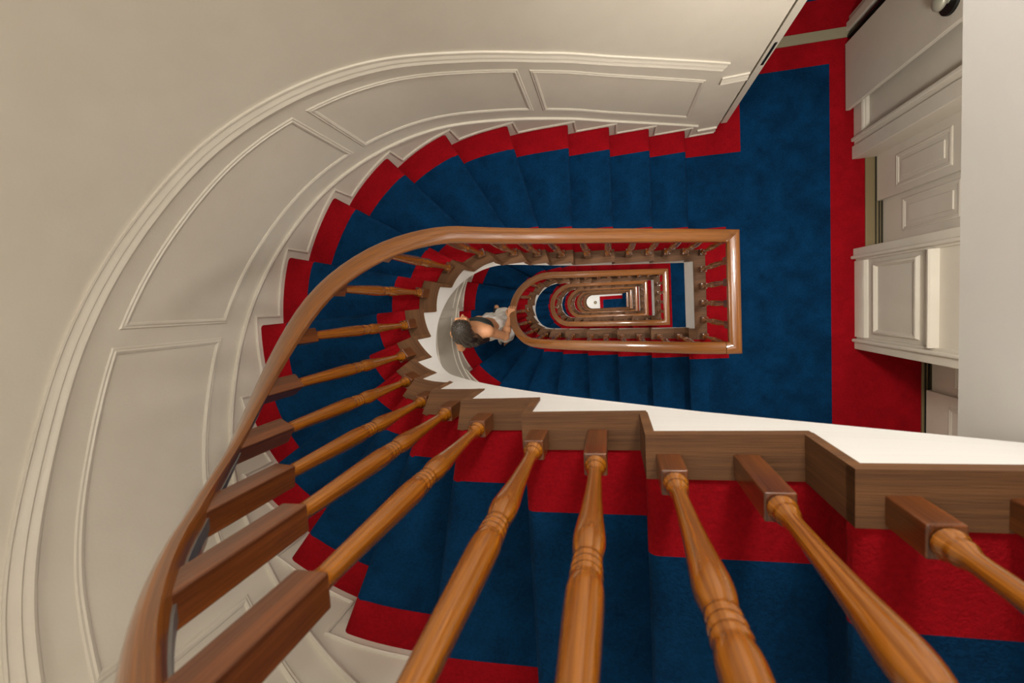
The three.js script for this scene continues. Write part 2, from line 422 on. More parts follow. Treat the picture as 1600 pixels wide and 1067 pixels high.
// ---------------------------------------------------------------- landings
const HALL_Z = -3.0, RIGHT_X = 2.32, FRONT_Z = 1.165;
const LAND_LABELS = ['landing floor level with the viewer with white painted edge at the right', 'landing floor with broad blue carpet and red border right of the well',
  'second landing down with a strip of blue carpet beside red', 'third landing down, a red and white edge inside the second', 'fourth landing down inside the nested rails', 'fifth landing down inside the nested rails'];
for (let L = 0; L <= 5; L++) {
  const y = STOREY * (1 - L);
  const f = struct('floor', slab([[WELL.x, HALL_Z], [RIGHT_X, HALL_Z], [RIGHT_X, FRONT_Z], [WELL.x, FRONT_Z]], -0.485, -0.009), M.white, LAND_LABELS[L], 'landing', [0, y, 0]);
  part('carpet_field', slab([[0.555, WELL.top - BORDER_IN], [0.868, WELL.top - BORDER_IN], [0.868, WELL.bottom + BORDER_IN], [0.717, WELL.bottom + BORDER_IN], [0.717, 1.02], [1.5628, 1.02],
    [1.5628, -1.5483], [0.98, -1.5483], [0.98, -1.0265], [0.555, -1.0265]], -0.009, 0), M.blue, f);
  part('carpet_border', slab([[0.555, WELL.top - BORDER_IN], [0.868, WELL.top - BORDER_IN], [0.868, WELL.bottom + BORDER_IN], [0.716, WELL.bottom + BORDER_IN], [0.716, WELL.top - CURB], [0.555, WELL.top - CURB]], -0.009, 0), M.red, f);
  part('carpet_border', slab([[0.717, 1.02], [1.5628, 1.02], [1.5628, -1.5483], [0.98, -1.5483], [0.98, -1.0265], [0.555, -1.0265], [0.555, -1.19], [0.815, -1.19], [0.815, -1.705], [2.2, -1.705], [2.2, 1.16], [0.717, 1.16]], -0.009, 0), M.red, f);
  part('curb', slab([[0.565, WELL.top + 0.006], [WELL.x - 0.006, WELL.top + 0.006], [WELL.x - 0.006, WELL.bottom - 0.006], [0.64, WELL.bottom - 0.006], [0.64, WELL.bottom + CURB], [0.717, WELL.bottom + CURB], [0.717, WELL.top - CURB], [0.565, WELL.top - CURB]], -0.022, 0.004), M.cap, f);
  if (L === 1) {
    part('threshold', box(0.80, 1.72, -0.008, 0.006, -1.775, -1.705, 0.002, 0), M.stone, f);
    part('carpet_border', slab([[0.8, -1.775], [2.2, -1.775], [2.2, -1.982], [0.8, -1.982]], -0.009, 0), M.red, f);
    part('carpet_field', slab([[0.8, -1.982], [2.2, -1.982], [2.2, -2.95], [0.8, -2.95]], -0.009, 0), M.blue, f);
  }
}
// ground floor, five storeys below the first landing
{
  const y = -5 * STOREY;
  const f = struct('floor', slab([[-2, HALL_Z], [RIGHT_X, HALL_Z], [RIGHT_X, 1.4], [-2, 1.4]], -0.2, -0.012), M.white, 'white ground floor patch at the very bottom of the well', 'floor', [0, y, 0]);
  part('carpet_field', slab([[-0.257, -0.065], [0.53, -0.065], [0.53, -1.0], [2, -1.0], [2, 1.1], [-0.257, 1.1]], -0.012, 0), M.blue, f);
  part('carpet_border', slab([[-0.39, -0.2], [0.53, -0.2], [0.53, -0.065], [-0.257, -0.065], [-0.257, 1.1], [-0.39, 1.1]], -0.012, 0), M.red, f);
  const d = thing('floor_boss', 'small dark round boss set in the white ground floor patch', 'floor fitting', [-0.58, y - 0.012, 0.04]);
  part('rim', new THREE.TorusGeometry(0.05, 0.014, 8, 24).rotateX(Math.PI / 2).translate(0, 0.006, 0), M.dark, d);
  part('cover', new THREE.CylinderGeometry(0.05, 0.052, 0.012, 24).translate(0, 0.006, 0), M.brass, d);
}

// ---------------------------------------------------------------- walls and their mouldings
const WALL_Y0 = -5 * STOREY - 0.2, WALL_Y1 = 6.1;
function curvedWall() {
  const line = [], back = [];
  for (let k = 0; k <= 20.001; k += 0.125) { const p = outer(Math.min(20, k)), n = outerNormal(Math.min(20, k)); line.push(p); back.push(p.clone().addScaledVector(n, -0.16)); }
  line.push(V(RIGHT_X + 0.1, 0, FRONT_Z)); back.push(V(RIGHT_X + 0.1, 0, FRONT_Z + 0.16));
  const at = (p, y) => V(p.x, y, p.z);
  const rows = [line, back].map(l => l);
  const list = [sheet([rows[0].map(p => at(p, WALL_Y0)), rows[0].map(p => at(p, WALL_Y1))], { crease: 0.5, flip: true }),
    sheet([rows[1].map(p => at(p, WALL_Y0)), rows[1].map(p => at(p, WALL_Y1))], { crease: 0.5 })];
  for (const i of [0, line.length - 1]) list.push(sheet([[at(line[i], WALL_Y0), at(back[i], WALL_Y0)], [at(line[i], WALL_Y1), at(back[i], WALL_Y1)]], {}));
  for (const y of [WALL_Y0, WALL_Y1]) list.push(sheet([line.map(p => at(p, y)), back.map(p => at(p, y))], {}));
  return merge(list);
}
const wallLeft = struct('wall_left', curvedWall(), M.wall, 'tall curved cream wall of the stairwell with raised panel mouldings', 'wall');
// moulding along a path of [k, y] on the curved wall
function onWall(path, profile, loop = false) {
  const P = path.map(([k, y]) => { const p = outer(k); p.y = y; return p; }), Nn = path.map(([k]) => outerNormal(k)), n = P.length, sides = [];
  for (let i = 0; i < n; i++) {
    const prev = loop ? P[(i - 1 + n) % n] : P[Math.max(0, i - 1)], next = loop ? P[(i + 1) % n] : P[Math.min(n - 1, i + 1)];
    const t0 = P[i].clone().sub(prev), t1 = next.clone().sub(P[i]); if (t0.length() < 1e-6) t0.copy(t1); if (t1.length() < 1e-6) t1.copy(t0);
    t0.normalize(); t1.normalize();
    const b0 = Nn[i].clone().cross(t0).normalize(), b1 = Nn[i].clone().cross(t1).normalize(), m = b0.clone().add(b1).normalize();
    sides.push(m.divideScalar(Math.max(0.35, m.dot(b0))));
  }
  return sweep(P, sides, Nn, profile, 0.5, loop);
}
const DADO = [[-0.036, -0.002], [-0.036, 0.008], [-0.030, 0.009], [-0.026, 0.006], [-0.018, 0.007], [-0.010, 0.011], [-0.002, 0.013], [0.002, 0.010], [0.008, 0.011], [0.014, 0.015], [0.022, 0.017], [0.029, 0.014], [0.032, 0.009], [0.034, 0.008], [0.037, -0.002]];
const FRAME = [[-0.013, -0.002], [-0.013, 0.003], [-0.008, 0.006], [-0.002, 0.0075], [0.003, 0.0045], [0.009, 0.005], [0.013, 0.002], [0.013, -0.002]];
const LOWRAIL = [[-0.012, -0.002], [-0.012, 0.012], [-0.004, 0.014], [0.006, 0.010], [0.012, 0.003], [0.012, -0.002]];
const BEAD = [[-0.006, -0.002], [-0.006, 0.006], [0, 0.009], [0.006, 0.006], [0.006, -0.002]];
const lift = k => 0.1 * Math.max(0, Math.min(1, (4.2 - k) / 3.4));
for (const st of [0, 1]) {
  const b = -st * STOREY, steps = (k0, k1, n) => Array.from({ length: n + 1 }, (_, i) => lerp(k0, k1, i / n));
  part('chair_rail', onWall(steps(0.76, 19.3, 150).map(k => [k, b + k * RISE + 0.846 + lift(k)]), DADO), M.trim, wallLeft);
  part('chair_rail', onWall(steps(0.05, 0.70, 6).map(k => [k, b + 0.905]), DADO), M.trim, wallLeft);
  part('skirting_rail', onWall(steps(0.72, 19.2, 150).map(k => [k, b + k * RISE + 0.105]), LOWRAIL), M.trim, wallLeft);
  part('skirting_rail', onWall(steps(0.05, 0.66, 6).map(k => [k, b + 0.13]), LOWRAIL), M.trim, wallLeft);
  for (const [k0, k1] of [[1.09, 4.31], [4.52, 7.01], [7.25, 9.91], [10.15, 12.80], [13.04, 15.66], [15.9, 18.8]]) {
    const n = 26, loop = [];
    for (let i = 0; i <= n; i++) { const k = lerp(k0, k1, i / n); loop.push([k, b + k * RISE + 0.243]); }
    for (let i = 0; i <= 6; i++) { const k = lerp(k1, k0, i / n * 0); void k; }
    for (let i = 0; i <= n; i++) { const k = lerp(k1, k0, i / n); loop.push([k, b + k * RISE + 0.703 + 0.6 * lift(k)]); }
    part('panel_moulding', onWall(loop, FRAME, true), M.trim, wallLeft);
  }
  const saw = [[0.03, b + 0.035]];
  for (let k = 1; k <= 19; k++) {
    const w = outer(k + 0.5).distanceTo(outer(Math.max(0, k - 0.5))), kr = k - 0.045 / w;
    saw.push([kr, b + (k - 1) * RISE + 0.035], [kr, b + k * RISE + 0.035]);
    if (k < 19) for (const t of [0.25, 0.5, 0.75]) saw.push([k + t - 0.05, b + k * RISE + 0.035]);
  }
  part('step_bead', onWall(saw, BEAD), M.trim, wallLeft);
}
struct('wall_right', box(RIGHT_X, RIGHT_X + 0.15, WALL_Y0, WALL_Y1, HALL_Z - 0.1, FRONT_Z + 0.15), M.wall, 'plain cream wall behind the lift doors at the far right', 'wall');
struct('wall_back', box(0.66, RIGHT_X + 0.1, WALL_Y0, WALL_Y1, HALL_Z - 0.15, HALL_Z), M.wall, 'plain cream wall at the far end of the hall beyond the doorway', 'wall');
struct('wall_hall', box(0.66, 0.797, WALL_Y0, WALL_Y1, HALL_Z, -1.20), M.wall, 'cream wall end beside the open door leaf', 'wall');
struct('ceiling', box(-2.0, RIGHT_X + 0.1, WALL_Y1, WALL_Y1 + 0.15, HALL_Z - 0.1, FRONT_Z + 0.2), M.white, 'white ceiling over the stairwell', 'ceiling');

// ---------------------------------------------------------------- doors and lift fronts on the first landing
const TOP_Y = STOREY - 0.486;
// rectangle moulding on a plane facing -x at x: z0..z1, y0..y1
function frameOnX(x, y0, y1, z0, z1, profile = FRAME) {
  const c = [V(x, y0, z0), V(x, y0, z1), V(x, y1, z1), V(x, y1, z0)], N0 = V(-1, 0, 0);
  const dirs = c.map((p, i) => c[(i + 1) % 4].clone().sub(p).normalize());
  const sides = c.map((p, i) => { const b0 = N0.clone().cross(dirs[(i + 3) % 4]), b1 = N0.clone().cross(dirs[i]), m = b0.add(b1.clone()).normalize(); return m.divideScalar(m.dot(b1)); });
  return sweep(c, sides, c.map(() => N0), profile, 0.4, true);
}
{
  const left = struct('door_1', box(0.848, 0.889, 0.012, 2.12, -1.70, -1.238, 0.003), M.trim, 'edge of an open cream door leaf with a dark lock plate at the top', 'door');
  part('lock_plate', box(0.864, 0.878, 0.87, 1.10, -1.2385, -1.2355, 0.001), M.dark, left);
  part('door_stop', box(0.8, 0.8475, 0.0, 2.14, -1.70, -1.300), M.dark, left);
  const right = struct('door_2', box(1.655, 1.683, 0.014, 2.12, -1.655, -1.212, 0.003), M.trim, 'plain open cream door leaf standing at the right of the doorway', 'door');
  const kn = part('door_knob', new THREE.SphereGeometry(0.042, 24, 16).scale(0.6, 1.1, 1.1).translate(1.605, 1.04, -1.335), M.knob, right);
  part('rose', new THREE.CylinderGeometry(0.068, 0.070, 0.014, 28).rotateZ(Math.PI / 2).translate(1.648, 1.04, -1.335), M.dark, kn);
  part('spindle', new THREE.CylinderGeometry(0.014, 0.018, 0.04, 16).rotateZ(Math.PI / 2).translate(1.63, 1.04, -1.335), M.knob, kn);
  const jamb = struct('trim_1', merge([box(1.70, 2.3, 0, TOP_Y, -1.80, -1.70), box(1.668, 1.705, 0, TOP_Y, -1.80, -1.742, 0.004), box(1.684, 1.705, 0, TOP_Y, -1.842, -1.795, 0.006)]), M.trim, 'cream door jamb with a dark hinge gap at the right end of the grey threshold', 'door frame');
  part('hinge_gap', box(1.672, 1.702, 0.002, TOP_Y - 0.01, -1.716, -1.700), M.dark, jamb);
  // wall with skirting between doorway and lift
  const wallBit = struct('wall_pier', box(1.748, 2.3, 0, TOP_Y, -1.70, -0.90), M.wall, 'narrow cream wall with skirting between the door leaf and the first lift', 'wall');
  part('skirting', sweep([V(1.748, 0, -1.70), V(1.748, 0, -1.015)], [V(-1, 0, 0), V(-1, 0, 0)], [V(0, 1, 0), V(0, 1, 0)], [[-0.01, 0], [0.036, 0], [0.036, 0.100], [0.030, 0.112], [0.022, 0.114], [0.018, 0.122], [-0.01, 0.126]], 0.4), M.trim, wallBit);
  part('architrave', merge([box(1.692, 1.80, 0, TOP_Y, -1.026, -1.000, 0.008), box(1.712, 1.80, 0, TOP_Y, -1.004, -0.968, 0.006), box(1.699, 1.86, 0, TOP_Y, -0.970, -0.882, 0.004)]), M.trim, wallBit);
  // first lift: sill, tracks and two sliding panelled doors
  const liftBack = struct('trim_2', box(1.92, 2.3, 0, TOP_Y, -0.90, -0.25), M.wall, 'cream backing of the first lift opening behind its sliding doors', 'wall');
  part('sill', box(1.778, 1.93, -0.004, 0.010, -0.885, -0.262, 0.002, 2), M.brass, liftBack);
  part('track', merge([box(1.836, 1.841, 0.008, 0.018, -0.885, -0.262), box(1.857, 1.862, 0.008, 0.018, -0.885, -0.262), box(1.872, 1.877, 0.008, 0.018, -0.885, -0.262)]), M.dark, liftBack);
  const leafA = struct('door_3', box(1.842, 1.872, 0.02, 2.10, -0.885, -0.578, 0.003), M.trim, 'cream panelled sliding lift door leaf standing forward, next to the moulded architrave', 'lift door');
  for (const [y0, y1] of [[0.26, 0.74], [0.84, 1.60]]) { part('panel_moulding', frameOnX(1.842, y0, y1, -0.815, -0.632), M.trim, leafA); part('raised_panel', box(1.835, 1.845, y0 + 0.045, y1 - 0.045, -0.775, -0.672, 0.004), M.trim, leafA); }
  const leafB = struct('door_4', box(1.879, 1.908, 0.02, 2.10, -0.600, -0.255, 0.003), M.trim, 'cream panelled sliding lift door leaf set back, next to the projecting pier', 'lift door');
  for (const [y0, y1] of [[0.26, 0.75], [0.85, 1.60]]) { part('panel_moulding', frameOnX(1.879, y0, y1, -0.535, -0.350), M.trim, leafB); part('raised_panel', box(1.872, 1.882, y0 + 0.045, y1 - 0.045, -0.495, -0.390, 0.004), M.trim, leafB); }
  // projecting pier with framed panel and chair rail
  const pier = struct('wall_pier', box(1.738, 2.3, 0, TOP_Y, -0.262, 0.448), M.trim, 'projecting cream pier with a framed panel and ledge between the two lifts', 'pier');
  part('architrave', merge([box(1.703, 1.76, 0, TOP_Y, -0.264, -0.212, 0.006), box(1.685, 1.76, 0, TOP_Y, -0.214, -0.190, 0.010), box(1.718, 1.76, 0, TOP_Y, -0.194, -0.176, 0.005)]), M.trim, pier);
  part('architrave', merge([box(1.708, 1.76, 0, TOP_Y, 0.396, 0.450, 0.006), box(1.690, 1.76, 0, TOP_Y, 0.374, 0.398, 0.010), box(1.722, 1.76, 0, TOP_Y, 0.360, 0.378, 0.005)]), M.trim, pier);
  part('skirting', sweep([V(1.738, 0, -0.176), V(1.738, 0, 0.362)], [V(-1, 0, 0), V(-1, 0, 0)], [V(0, 1, 0), V(0, 1, 0)], [[-0.01, 0], [0.026, 0], [0.028, 0.10], [0.022, 0.116], [0.010, 0.128], [-0.01, 0.132]], 0.4), M.trim, pier);
  part('panel_moulding', frameOnX(1.738, 0.225, 0.655, -0.135, 0.315, [[-0.017, -0.002], [-0.017, 0.006], [-0.008, 0.018], [0.002, 0.020], [0.012, 0.010], [0.017, 0.002], [0.017, -0.002]]), M.trim, pier);
  part('chair_rail', sweep([V(1.738, 0.815, -0.176), V(1.738, 0.815, 0.362)], [V(-1, 0, 0), V(-1, 0, 0)], [V(0, 1, 0), V(0, 1, 0)], [[-0.01, -0.010], [0.042, -0.010], [0.048, -0.002], [0.048, 0.008], [0.042, 0.014], [-0.01, 0.020]], 0.4), M.trim, pier);
  // second lift, deeper
  const back2 = struct('trim_3', box(2.215, 2.31, 0, TOP_Y, 0.44, FRONT_Z), M.wall, 'cream backing of the second lift opening at the lower right', 'wall');
  part('sill', box(2.125, 2.22, -0.004, 0.012, 0.448, FRONT_Z, 0.002, 2), M.brass, back2);
  part('track', merge([box(2.140, 2.146, 0.010, 0.02, 0.448, FRONT_Z), box(2.160, 2.170, 0.010, 0.02, 0.448, FRONT_Z)]), M.dark, back2);
  const leafC = struct('door_5', box(2.178, 2.206, 0.02, 2.10, 0.45, 0.80, 0.003), M.trim, 'cream sliding lift door leaf set back below the projecting pier', 'lift door');
  part('panel_moulding', frameOnX(2.178, 0.26, 0.75, 0.52, 0.70), M.trim, leafC);
  const leafD = struct('door_6', box(2.145, 2.172, 0.02, 2.10, 0.755, 1.10, 0.003), M.trim, 'cream panelled sliding lift door leaf lowest at the right edge of the carpet', 'lift door');
  part('panel_moulding', frameOnX(2.145, 0.26, 0.75, 0.84, 1.02), M.trim, leafD);
}

// ---------------------------------------------------------------- lamps
function panelLamp(label, x, y, z, w, d, power) {
  const t = thing('ceiling_light', label, 'ceiling light', [x, y, z]);
  part('frame', merge([box(-w / 2 - 0.02, w / 2 + 0.02, -0.03, 0, -d / 2 - 0.02, -d / 2), box(-w / 2 - 0.02, w / 2 + 0.02, -0.03, 0, d / 2, d / 2 + 0.02), box(-w / 2 - 0.02, -w / 2, -0.03, 0, -d / 2, d / 2), box(w / 2, w / 2 + 0.02, -0.03, 0, -d / 2, d / 2)]), M.trim, t);
  part('diffuser', box(-w / 2, w / 2, -0.022, 0, -d / 2, d / 2), M.glow, t);
  const l = new THREE.RectAreaLight(LAMP_COLOUR, power, w, d); l.position.set(0, -0.034, 0); l.rotation.x = -Math.PI / 2; t.add(l);
}
panelLamp('large square ceiling light over the top of the stairwell', TOP_LAMP.x, WALL_Y1, TOP_LAMP.z, TOP_LAMP.w, TOP_LAMP.d, TOP_LAMP.power);
{
  const t = thing('wall_light', 'white globe wall light on the stairwell wall above the upper flight', 'wall light', [WALL_LIGHT.x, WALL_LIGHT.y, WALL_LIGHT.z]);
  part('globe', new THREE.SphereGeometry(0.085, 28, 20), M.glow, t);
  part('arm', new THREE.CylinderGeometry(0.012, 0.012, 0.12, 12).rotateX(Math.PI / 2).translate(0, -0.04, -0.10), M.brass, t);
  part('back_plate', new THREE.CylinderGeometry(0.05, 0.055, 0.015, 24).rotateX(Math.PI / 2).translate(0, -0.04, -0.147), M.brass, t);
  const l = new THREE.PointLight(LAMP_COLOUR, WALL_LIGHT.power, 0, 2); l.castShadow = true; l.shadow.radius = 8; t.add(l);
}
const ORD = ['the uppermost landing', 'the second landing from the top', 'the third landing from the top', 'the fourth landing from the top', 'the fifth landing from the top', 'the lowest landing'];
for (let L = 0; L <= 5; L++) panelLamp(`small square ceiling light under ${ORD[L]}`, LANDING_LAMP.x, STOREY * (1 - L) - 0.485, LANDING_LAMP.z, LANDING_LAMP.size, LANDING_LAMP.size, LANDING_LAMP.power);
const ORD2 = ['uppermost flight', 'flight the woman walks on', 'flight beneath the woman', 'second flight beneath the woman', 'third flight beneath the woman', 'lowest flight'];
for (let i = 0; i < 6; i++) panelLamp(`small square light under the curved soffit of the ${ORD2[i]}`, BEND_LAMP.x, 10 * RISE - 0.345 - i * STOREY, BEND_LAMP.z, BEND_LAMP.size, BEND_LAMP.size, i === 5 ? 30 : BEND_LAMP.power);
panelLamp('small square ceiling light in the hall beyond the doorway', HALL_LAMP.x, TOP_Y + 0.001, HALL_LAMP.z, HALL_LAMP.size, HALL_LAMP.size, HALL_LAMP.power);

// ---------------------------------------------------------------- the woman on the stairs
// naive surface nets on a distance field
function isoMesh(field, [x0, y0, z0], [x1, y1, z1], h) {
  const nx = Math.ceil((x1 - x0) / h) + 1, ny = Math.ceil((y1 - y0) / h) + 1, nz = Math.ceil((z1 - z0) / h) + 1;
  const at = (i, j, k) => (k * ny + j) * nx + i, F = new Float32Array(nx * ny * nz), id = new Int32Array(nx * ny * nz).fill(-1), pos = [], nor = [], uv = [], idx = [];
  for (let k = 0; k < nz; k++) for (let j = 0; j < ny; j++) for (let i = 0; i < nx; i++) F[at(i, j, k)] = field(x0 + i * h, y0 + j * h, z0 + k * h);
  for (let k = 0; k + 1 < nz; k++) for (let j = 0; j + 1 < ny; j++) for (let i = 0; i + 1 < nx; i++) {
    let n = 0, sx = 0, sy = 0, sz = 0;
    const f = (a, b, c) => F[at(i + a, j + b, k + c)];
    const edge = (a, b, c, d, e, g) => { const p = f(a, b, c), q = f(d, e, g); if ((p < 0) !== (q < 0)) { const t = p / (p - q); n++; sx += a + (d - a) * t; sy += b + (e - b) * t; sz += c + (g - c) * t; } };
    for (const [b, c] of [[0, 0], [1, 0], [0, 1], [1, 1]]) { edge(0, b, c, 1, b, c); edge(b, 0, c, b, 1, c); edge(b, c, 0, b, c, 1); }
    if (!n) continue;
    const x = x0 + (i + sx / n) * h, y = y0 + (j + sy / n) * h, z = z0 + (k + sz / n) * h, e = h * 0.5;
    const g = V(field(x + e, y, z) - field(x - e, y, z), field(x, y + e, z) - field(x, y - e, z), field(x, y, z + e) - field(x, y, z - e)).normalize();
    id[at(i, j, k)] = pos.length / 3; pos.push(x, y, z); nor.push(g.x, g.y, g.z); uv.push(x + z, y);
  }
  const quad = (a, b, c, d, s) => { if (a < 0 || b < 0 || c < 0 || d < 0) return; if (s) idx.push(a, b, c, a, c, d); else idx.push(a, c, b, a, d, c); };
  for (let k = 1; k + 1 < nz; k++) for (let j = 1; j + 1 < ny; j++) for (let i = 1; i + 1 < nx; i++) {
    const p = F[at(i, j, k)] < 0;
    if (p !== F[at(i + 1, j, k)] < 0) quad(id[at(i, j - 1, k - 1)], id[at(i, j, k - 1)], id[at(i, j, k)], id[at(i, j - 1, k)], p);
    if (p !== F[at(i, j + 1, k)] < 0) quad(id[at(i - 1, j, k - 1)], id[at(i - 1, j, k)], id[at(i, j, k)], id[at(i, j, k - 1)], p);
    if (p !== F[at(i, j, k + 1)] < 0) quad(id[at(i - 1, j - 1, k)], id[at(i, j - 1, k)], id[at(i, j, k)], id[at(i - 1, j, k)], p);
  }
  const g = new THREE.BufferGeometry();
  g.setAttribute('position', new THREE.Float32BufferAttribute(pos, 3)); g.setAttribute('normal', new THREE.Float32BufferAttribute(nor, 3));
  g.setAttribute('uv', new THREE.Float32BufferAttribute(uv, 2)); g.setIndex(idx); return g;
}
const smin = (a, b, k) => { const h = Math.max(0, Math.min(1, 0.5 + 0.5 * (b - a) / k)); return b + (a - b) * h - k * h * (1 - h); };
function cone(a, b, ra, rb) {                              // tapered capsule
  const d = [b[0] - a[0], b[1] - a[1], b[2] - a[2]], L2 = d[0] * d[0] + d[1] * d[1] + d[2] * d[2];
  return (x, y, z) => {
    const t = Math.max(0, Math.min(1, ((x - a[0]) * d[0] + (y - a[1]) * d[1] + (z - a[2]) * d[2]) / L2));
    return Math.hypot(x - a[0] - d[0] * t, y - a[1] - d[1] * t, z - a[2] - d[2] * t) - (ra + (rb - ra) * t);
  };
}
function ellipsoid(c, r) {
  return (x, y, z) => { const p = [(x - c[0]) / r[0], (y - c[1]) / r[1], (z - c[2]) / r[2]], k = Math.hypot(...p), q = Math.hypot(p[0] / r[0], p[1] / r[1], p[2] / r[2]); return q < 1e-9 ? -Math.min(...r) : k * (k - 1) / q; };
}
const blend = (list, k) => (x, y, z) => { let d = list[0](x, y, z); for (let i = 1; i < list.length; i++) d = smin(d, list[i](x, y, z), k); return d; };
{
  const J = {
    pelvis: [-1.17, -0.64, 0.195], hipL: [-1.25, -0.70, 0.20], hipR: [-1.09, -0.70, 0.205], kneeL: [-1.268, -1.09, 0.145], kneeR: [-1.10, -1.02, 0.10],
    ankleL: [-1.276, -1.455, 0.165], ankleR: [-1.135, -1.285, 0.415], waist: [-1.17, -0.49, 0.185], chest: [-1.185, -0.29, 0.180], neck: [-1.195, -0.10, 0.188], head: [-1.205, 0.060, 0.150],
    shR: [-1.045, -0.150, 0.200], elR: [-0.95, -0.40, 0.27], wrR: [-0.945, -0.625, 0.105], shL: [-1.335, -0.145, 0.205], elL: [-1.365, -0.36, 0.35], wrL: [-1.325, -0.52, 0.155],
  };
  const mid = (a, b, t) => a.map((v, i) => v + (b[i] - v) * t);
  const torso = blend([ellipsoid(J.pelvis, [0.165, 0.13, 0.115]), ellipsoid(J.waist, [0.118, 0.15, 0.090]), ellipsoid(J.chest, [0.145, 0.17, 0.100]),
    cone(J.shL, J.shR, 0.050, 0.050), ellipsoid([-1.185, -0.19, 0.195], [0.13, 0.09, 0.07])], 0.06);
  const limbs = [cone(J.hipL, J.kneeL, 0.082, 0.052), cone(J.kneeL, mid(J.kneeL, J.ankleL, 0.35), 0.050, 0.053), cone(mid(J.kneeL, J.ankleL, 0.35), J.ankleL, 0.053, 0.033),
    cone(J.hipR, J.kneeR, 0.082, 0.052), cone(J.kneeR, mid(J.kneeR, J.ankleR, 0.35), 0.050, 0.053), cone(mid(J.kneeR, J.ankleR, 0.35), J.ankleR, 0.053, 0.033),
    cone(J.shR, J.elR, 0.045, 0.035), cone(J.elR, mid(J.elR, J.wrR, 0.3), 0.035, 0.037), cone(mid(J.elR, J.wrR, 0.3), J.wrR, 0.037, 0.023),
    cone(J.shL, J.elL, 0.045, 0.035), cone(J.elL, mid(J.elL, J.wrL, 0.3), 0.035, 0.037), cone(mid(J.elL, J.wrL, 0.3), J.wrL, 0.037, 0.023),
    cone([-1.188, -0.15, 0.195], [-1.2, 0.0, 0.17], 0.052, 0.046)];
  const foot = (ank, toe, y) => blend([cone(ank, [ank[0], y + 0.035, ank[2] + 0.03], 0.034, 0.032), cone([ank[0], y + 0.028, ank[2] + 0.03], mid(ank, toe, 0.6).map((v, i) => i === 1 ? y + 0.032 : v), 0.030, 0.034), cone(mid(ank, toe, 0.6).map((v, i) => i === 1 ? y + 0.030 : v), toe, 0.036, 0.026)], 0.02);
  const footL = foot(J.ankleL, [-1.285, -1.503, -0.005], -1.53), footR = foot(J.ankleR, [-1.122, -1.333, 0.255], -1.36);
  const body = blend([torso, ...limbs, footL, footR], 0.025);
  // head with brow, nose, lips, chin, ears
  const [hx, hy, hz] = J.head;
  const head = (() => {
    const a = blend([ellipsoid([hx, hy + 0.025, hz + 0.012], [0.074, 0.088, 0.094]), ellipsoid([hx, hy - 0.045, hz - 0.022], [0.055, 0.070, 0.066]), cone([-1.197, -0.09, 0.188], [hx, hy - 0.03, hz + 0.02], 0.048, 0.046)], 0.035);
    const nose = blend([cone([hx, hy + 0.012, hz - 0.083], [hx, hy - 0.022, hz - 0.101], 0.008, 0.011), cone([hx - 0.010, hy - 0.025, hz - 0.088], [hx + 0.010, hy - 0.025, hz - 0.088], 0.008, 0.008)], 0.008);
    const lips = cone([hx - 0.017, hy - 0.056, hz - 0.080], [hx + 0.017, hy - 0.056, hz - 0.080], 0.008, 0.008), brow = cone([hx - 0.04, hy + 0.028, hz - 0.070], [hx + 0.04, hy + 0.028, hz - 0.070], 0.014, 0.014);
    const ears = [-1, 1].map(s => ellipsoid([hx + s * 0.073, hy - 0.003, hz + 0.012], [0.010, 0.030, 0.019]));
    const eyes = [-1, 1].map(s => ellipsoid([hx + s * 0.030, hy + 0.008, hz - 0.085], [0.016, 0.011, 0.012]));
    const solid = blend([a, brow, nose, lips, ...ears], 0.010);
    return (x, y, z) => { let d = solid(x, y, z); for (const e of eyes) d = -smin(-d, e(x, y, z), 0.006); return d; };
  })();
  function hand(wr, palmDir, across, nrm, curl, thumbSide) { // palm, four jointed fingers, thumb
    const P = (f, a, n) => [0, 1, 2].map(i => wr[i] + palmDir[i] * f + across[i] * a + nrm[i] * n), list = [];
    for (const a of [-0.026, -0.009, 0.009, 0.026]) list.push(cone(P(0.012, a * 0.6, 0), P(0.085, a, 0), 0.013, 0.0105));
    const palm = blend(list, 0.014), fingers = [];
    [[-0.029, 0.058], [-0.010, 0.070], [0.010, 0.075], [0.028, 0.066]].forEach(([a, L]) => {
      const c1 = curl, c2 = curl * 2.1, c3 = curl * 2.9, l = [L * 0.45, L * 0.31, L * 0.24];
      let f = 0.083, n = 0; const pts = [P(f, a, n)];
      for (const [k, c] of [[0, c1], [1, c2], [2, c3]]) { f += l[k] * Math.cos(c); n -= l[k] * Math.sin(c); pts.push(P(f, a * (1 + 0.05 * k), n)); }
      fingers.push(cone(pts[0], pts[1], 0.0092, 0.0084), cone(pts[1], pts[2], 0.0084, 0.0077), cone(pts[2], pts[3], 0.0077, 0.0066));
    });
    const s = thumbSide, th = [P(0.022, s * 0.020, -0.004), P(0.048, s * 0.044, -0.016), P(0.072, s * 0.052, -0.028), P(0.092, s * 0.052, -0.040)];
    const thumb = [cone(th[0], th[1], 0.0125, 0.0105), cone(th[1], th[2], 0.0102, 0.0092), cone(th[2], th[3], 0.0092, 0.0075)];
    const fs = fingers.concat(thumb);
    return (x, y, z) => { let d = palm(x, y, z); let m = 9; for (const f of fs) m = Math.min(m, f(x, y, z)); return smin(d, m, 0.006); };
  }
  const nrmz = v => { const l = Math.hypot(...v); return v.map(a => a / l); };
  const crs = (a, b) => [a[1] * b[2] - a[2] * b[1], a[2] * b[0] - a[0] * b[2], a[0] * b[1] - a[1] * b[0]];
  const pdR = nrmz([0.16, -0.42, -0.88]), upR = nrmz([0.05, 0.90, -0.42]), acR = nrmz(crs(pdR, upR)), nR = crs(acR, pdR);
  const handR = hand(J.wrR, pdR, acR, nR, 0.35, -1);
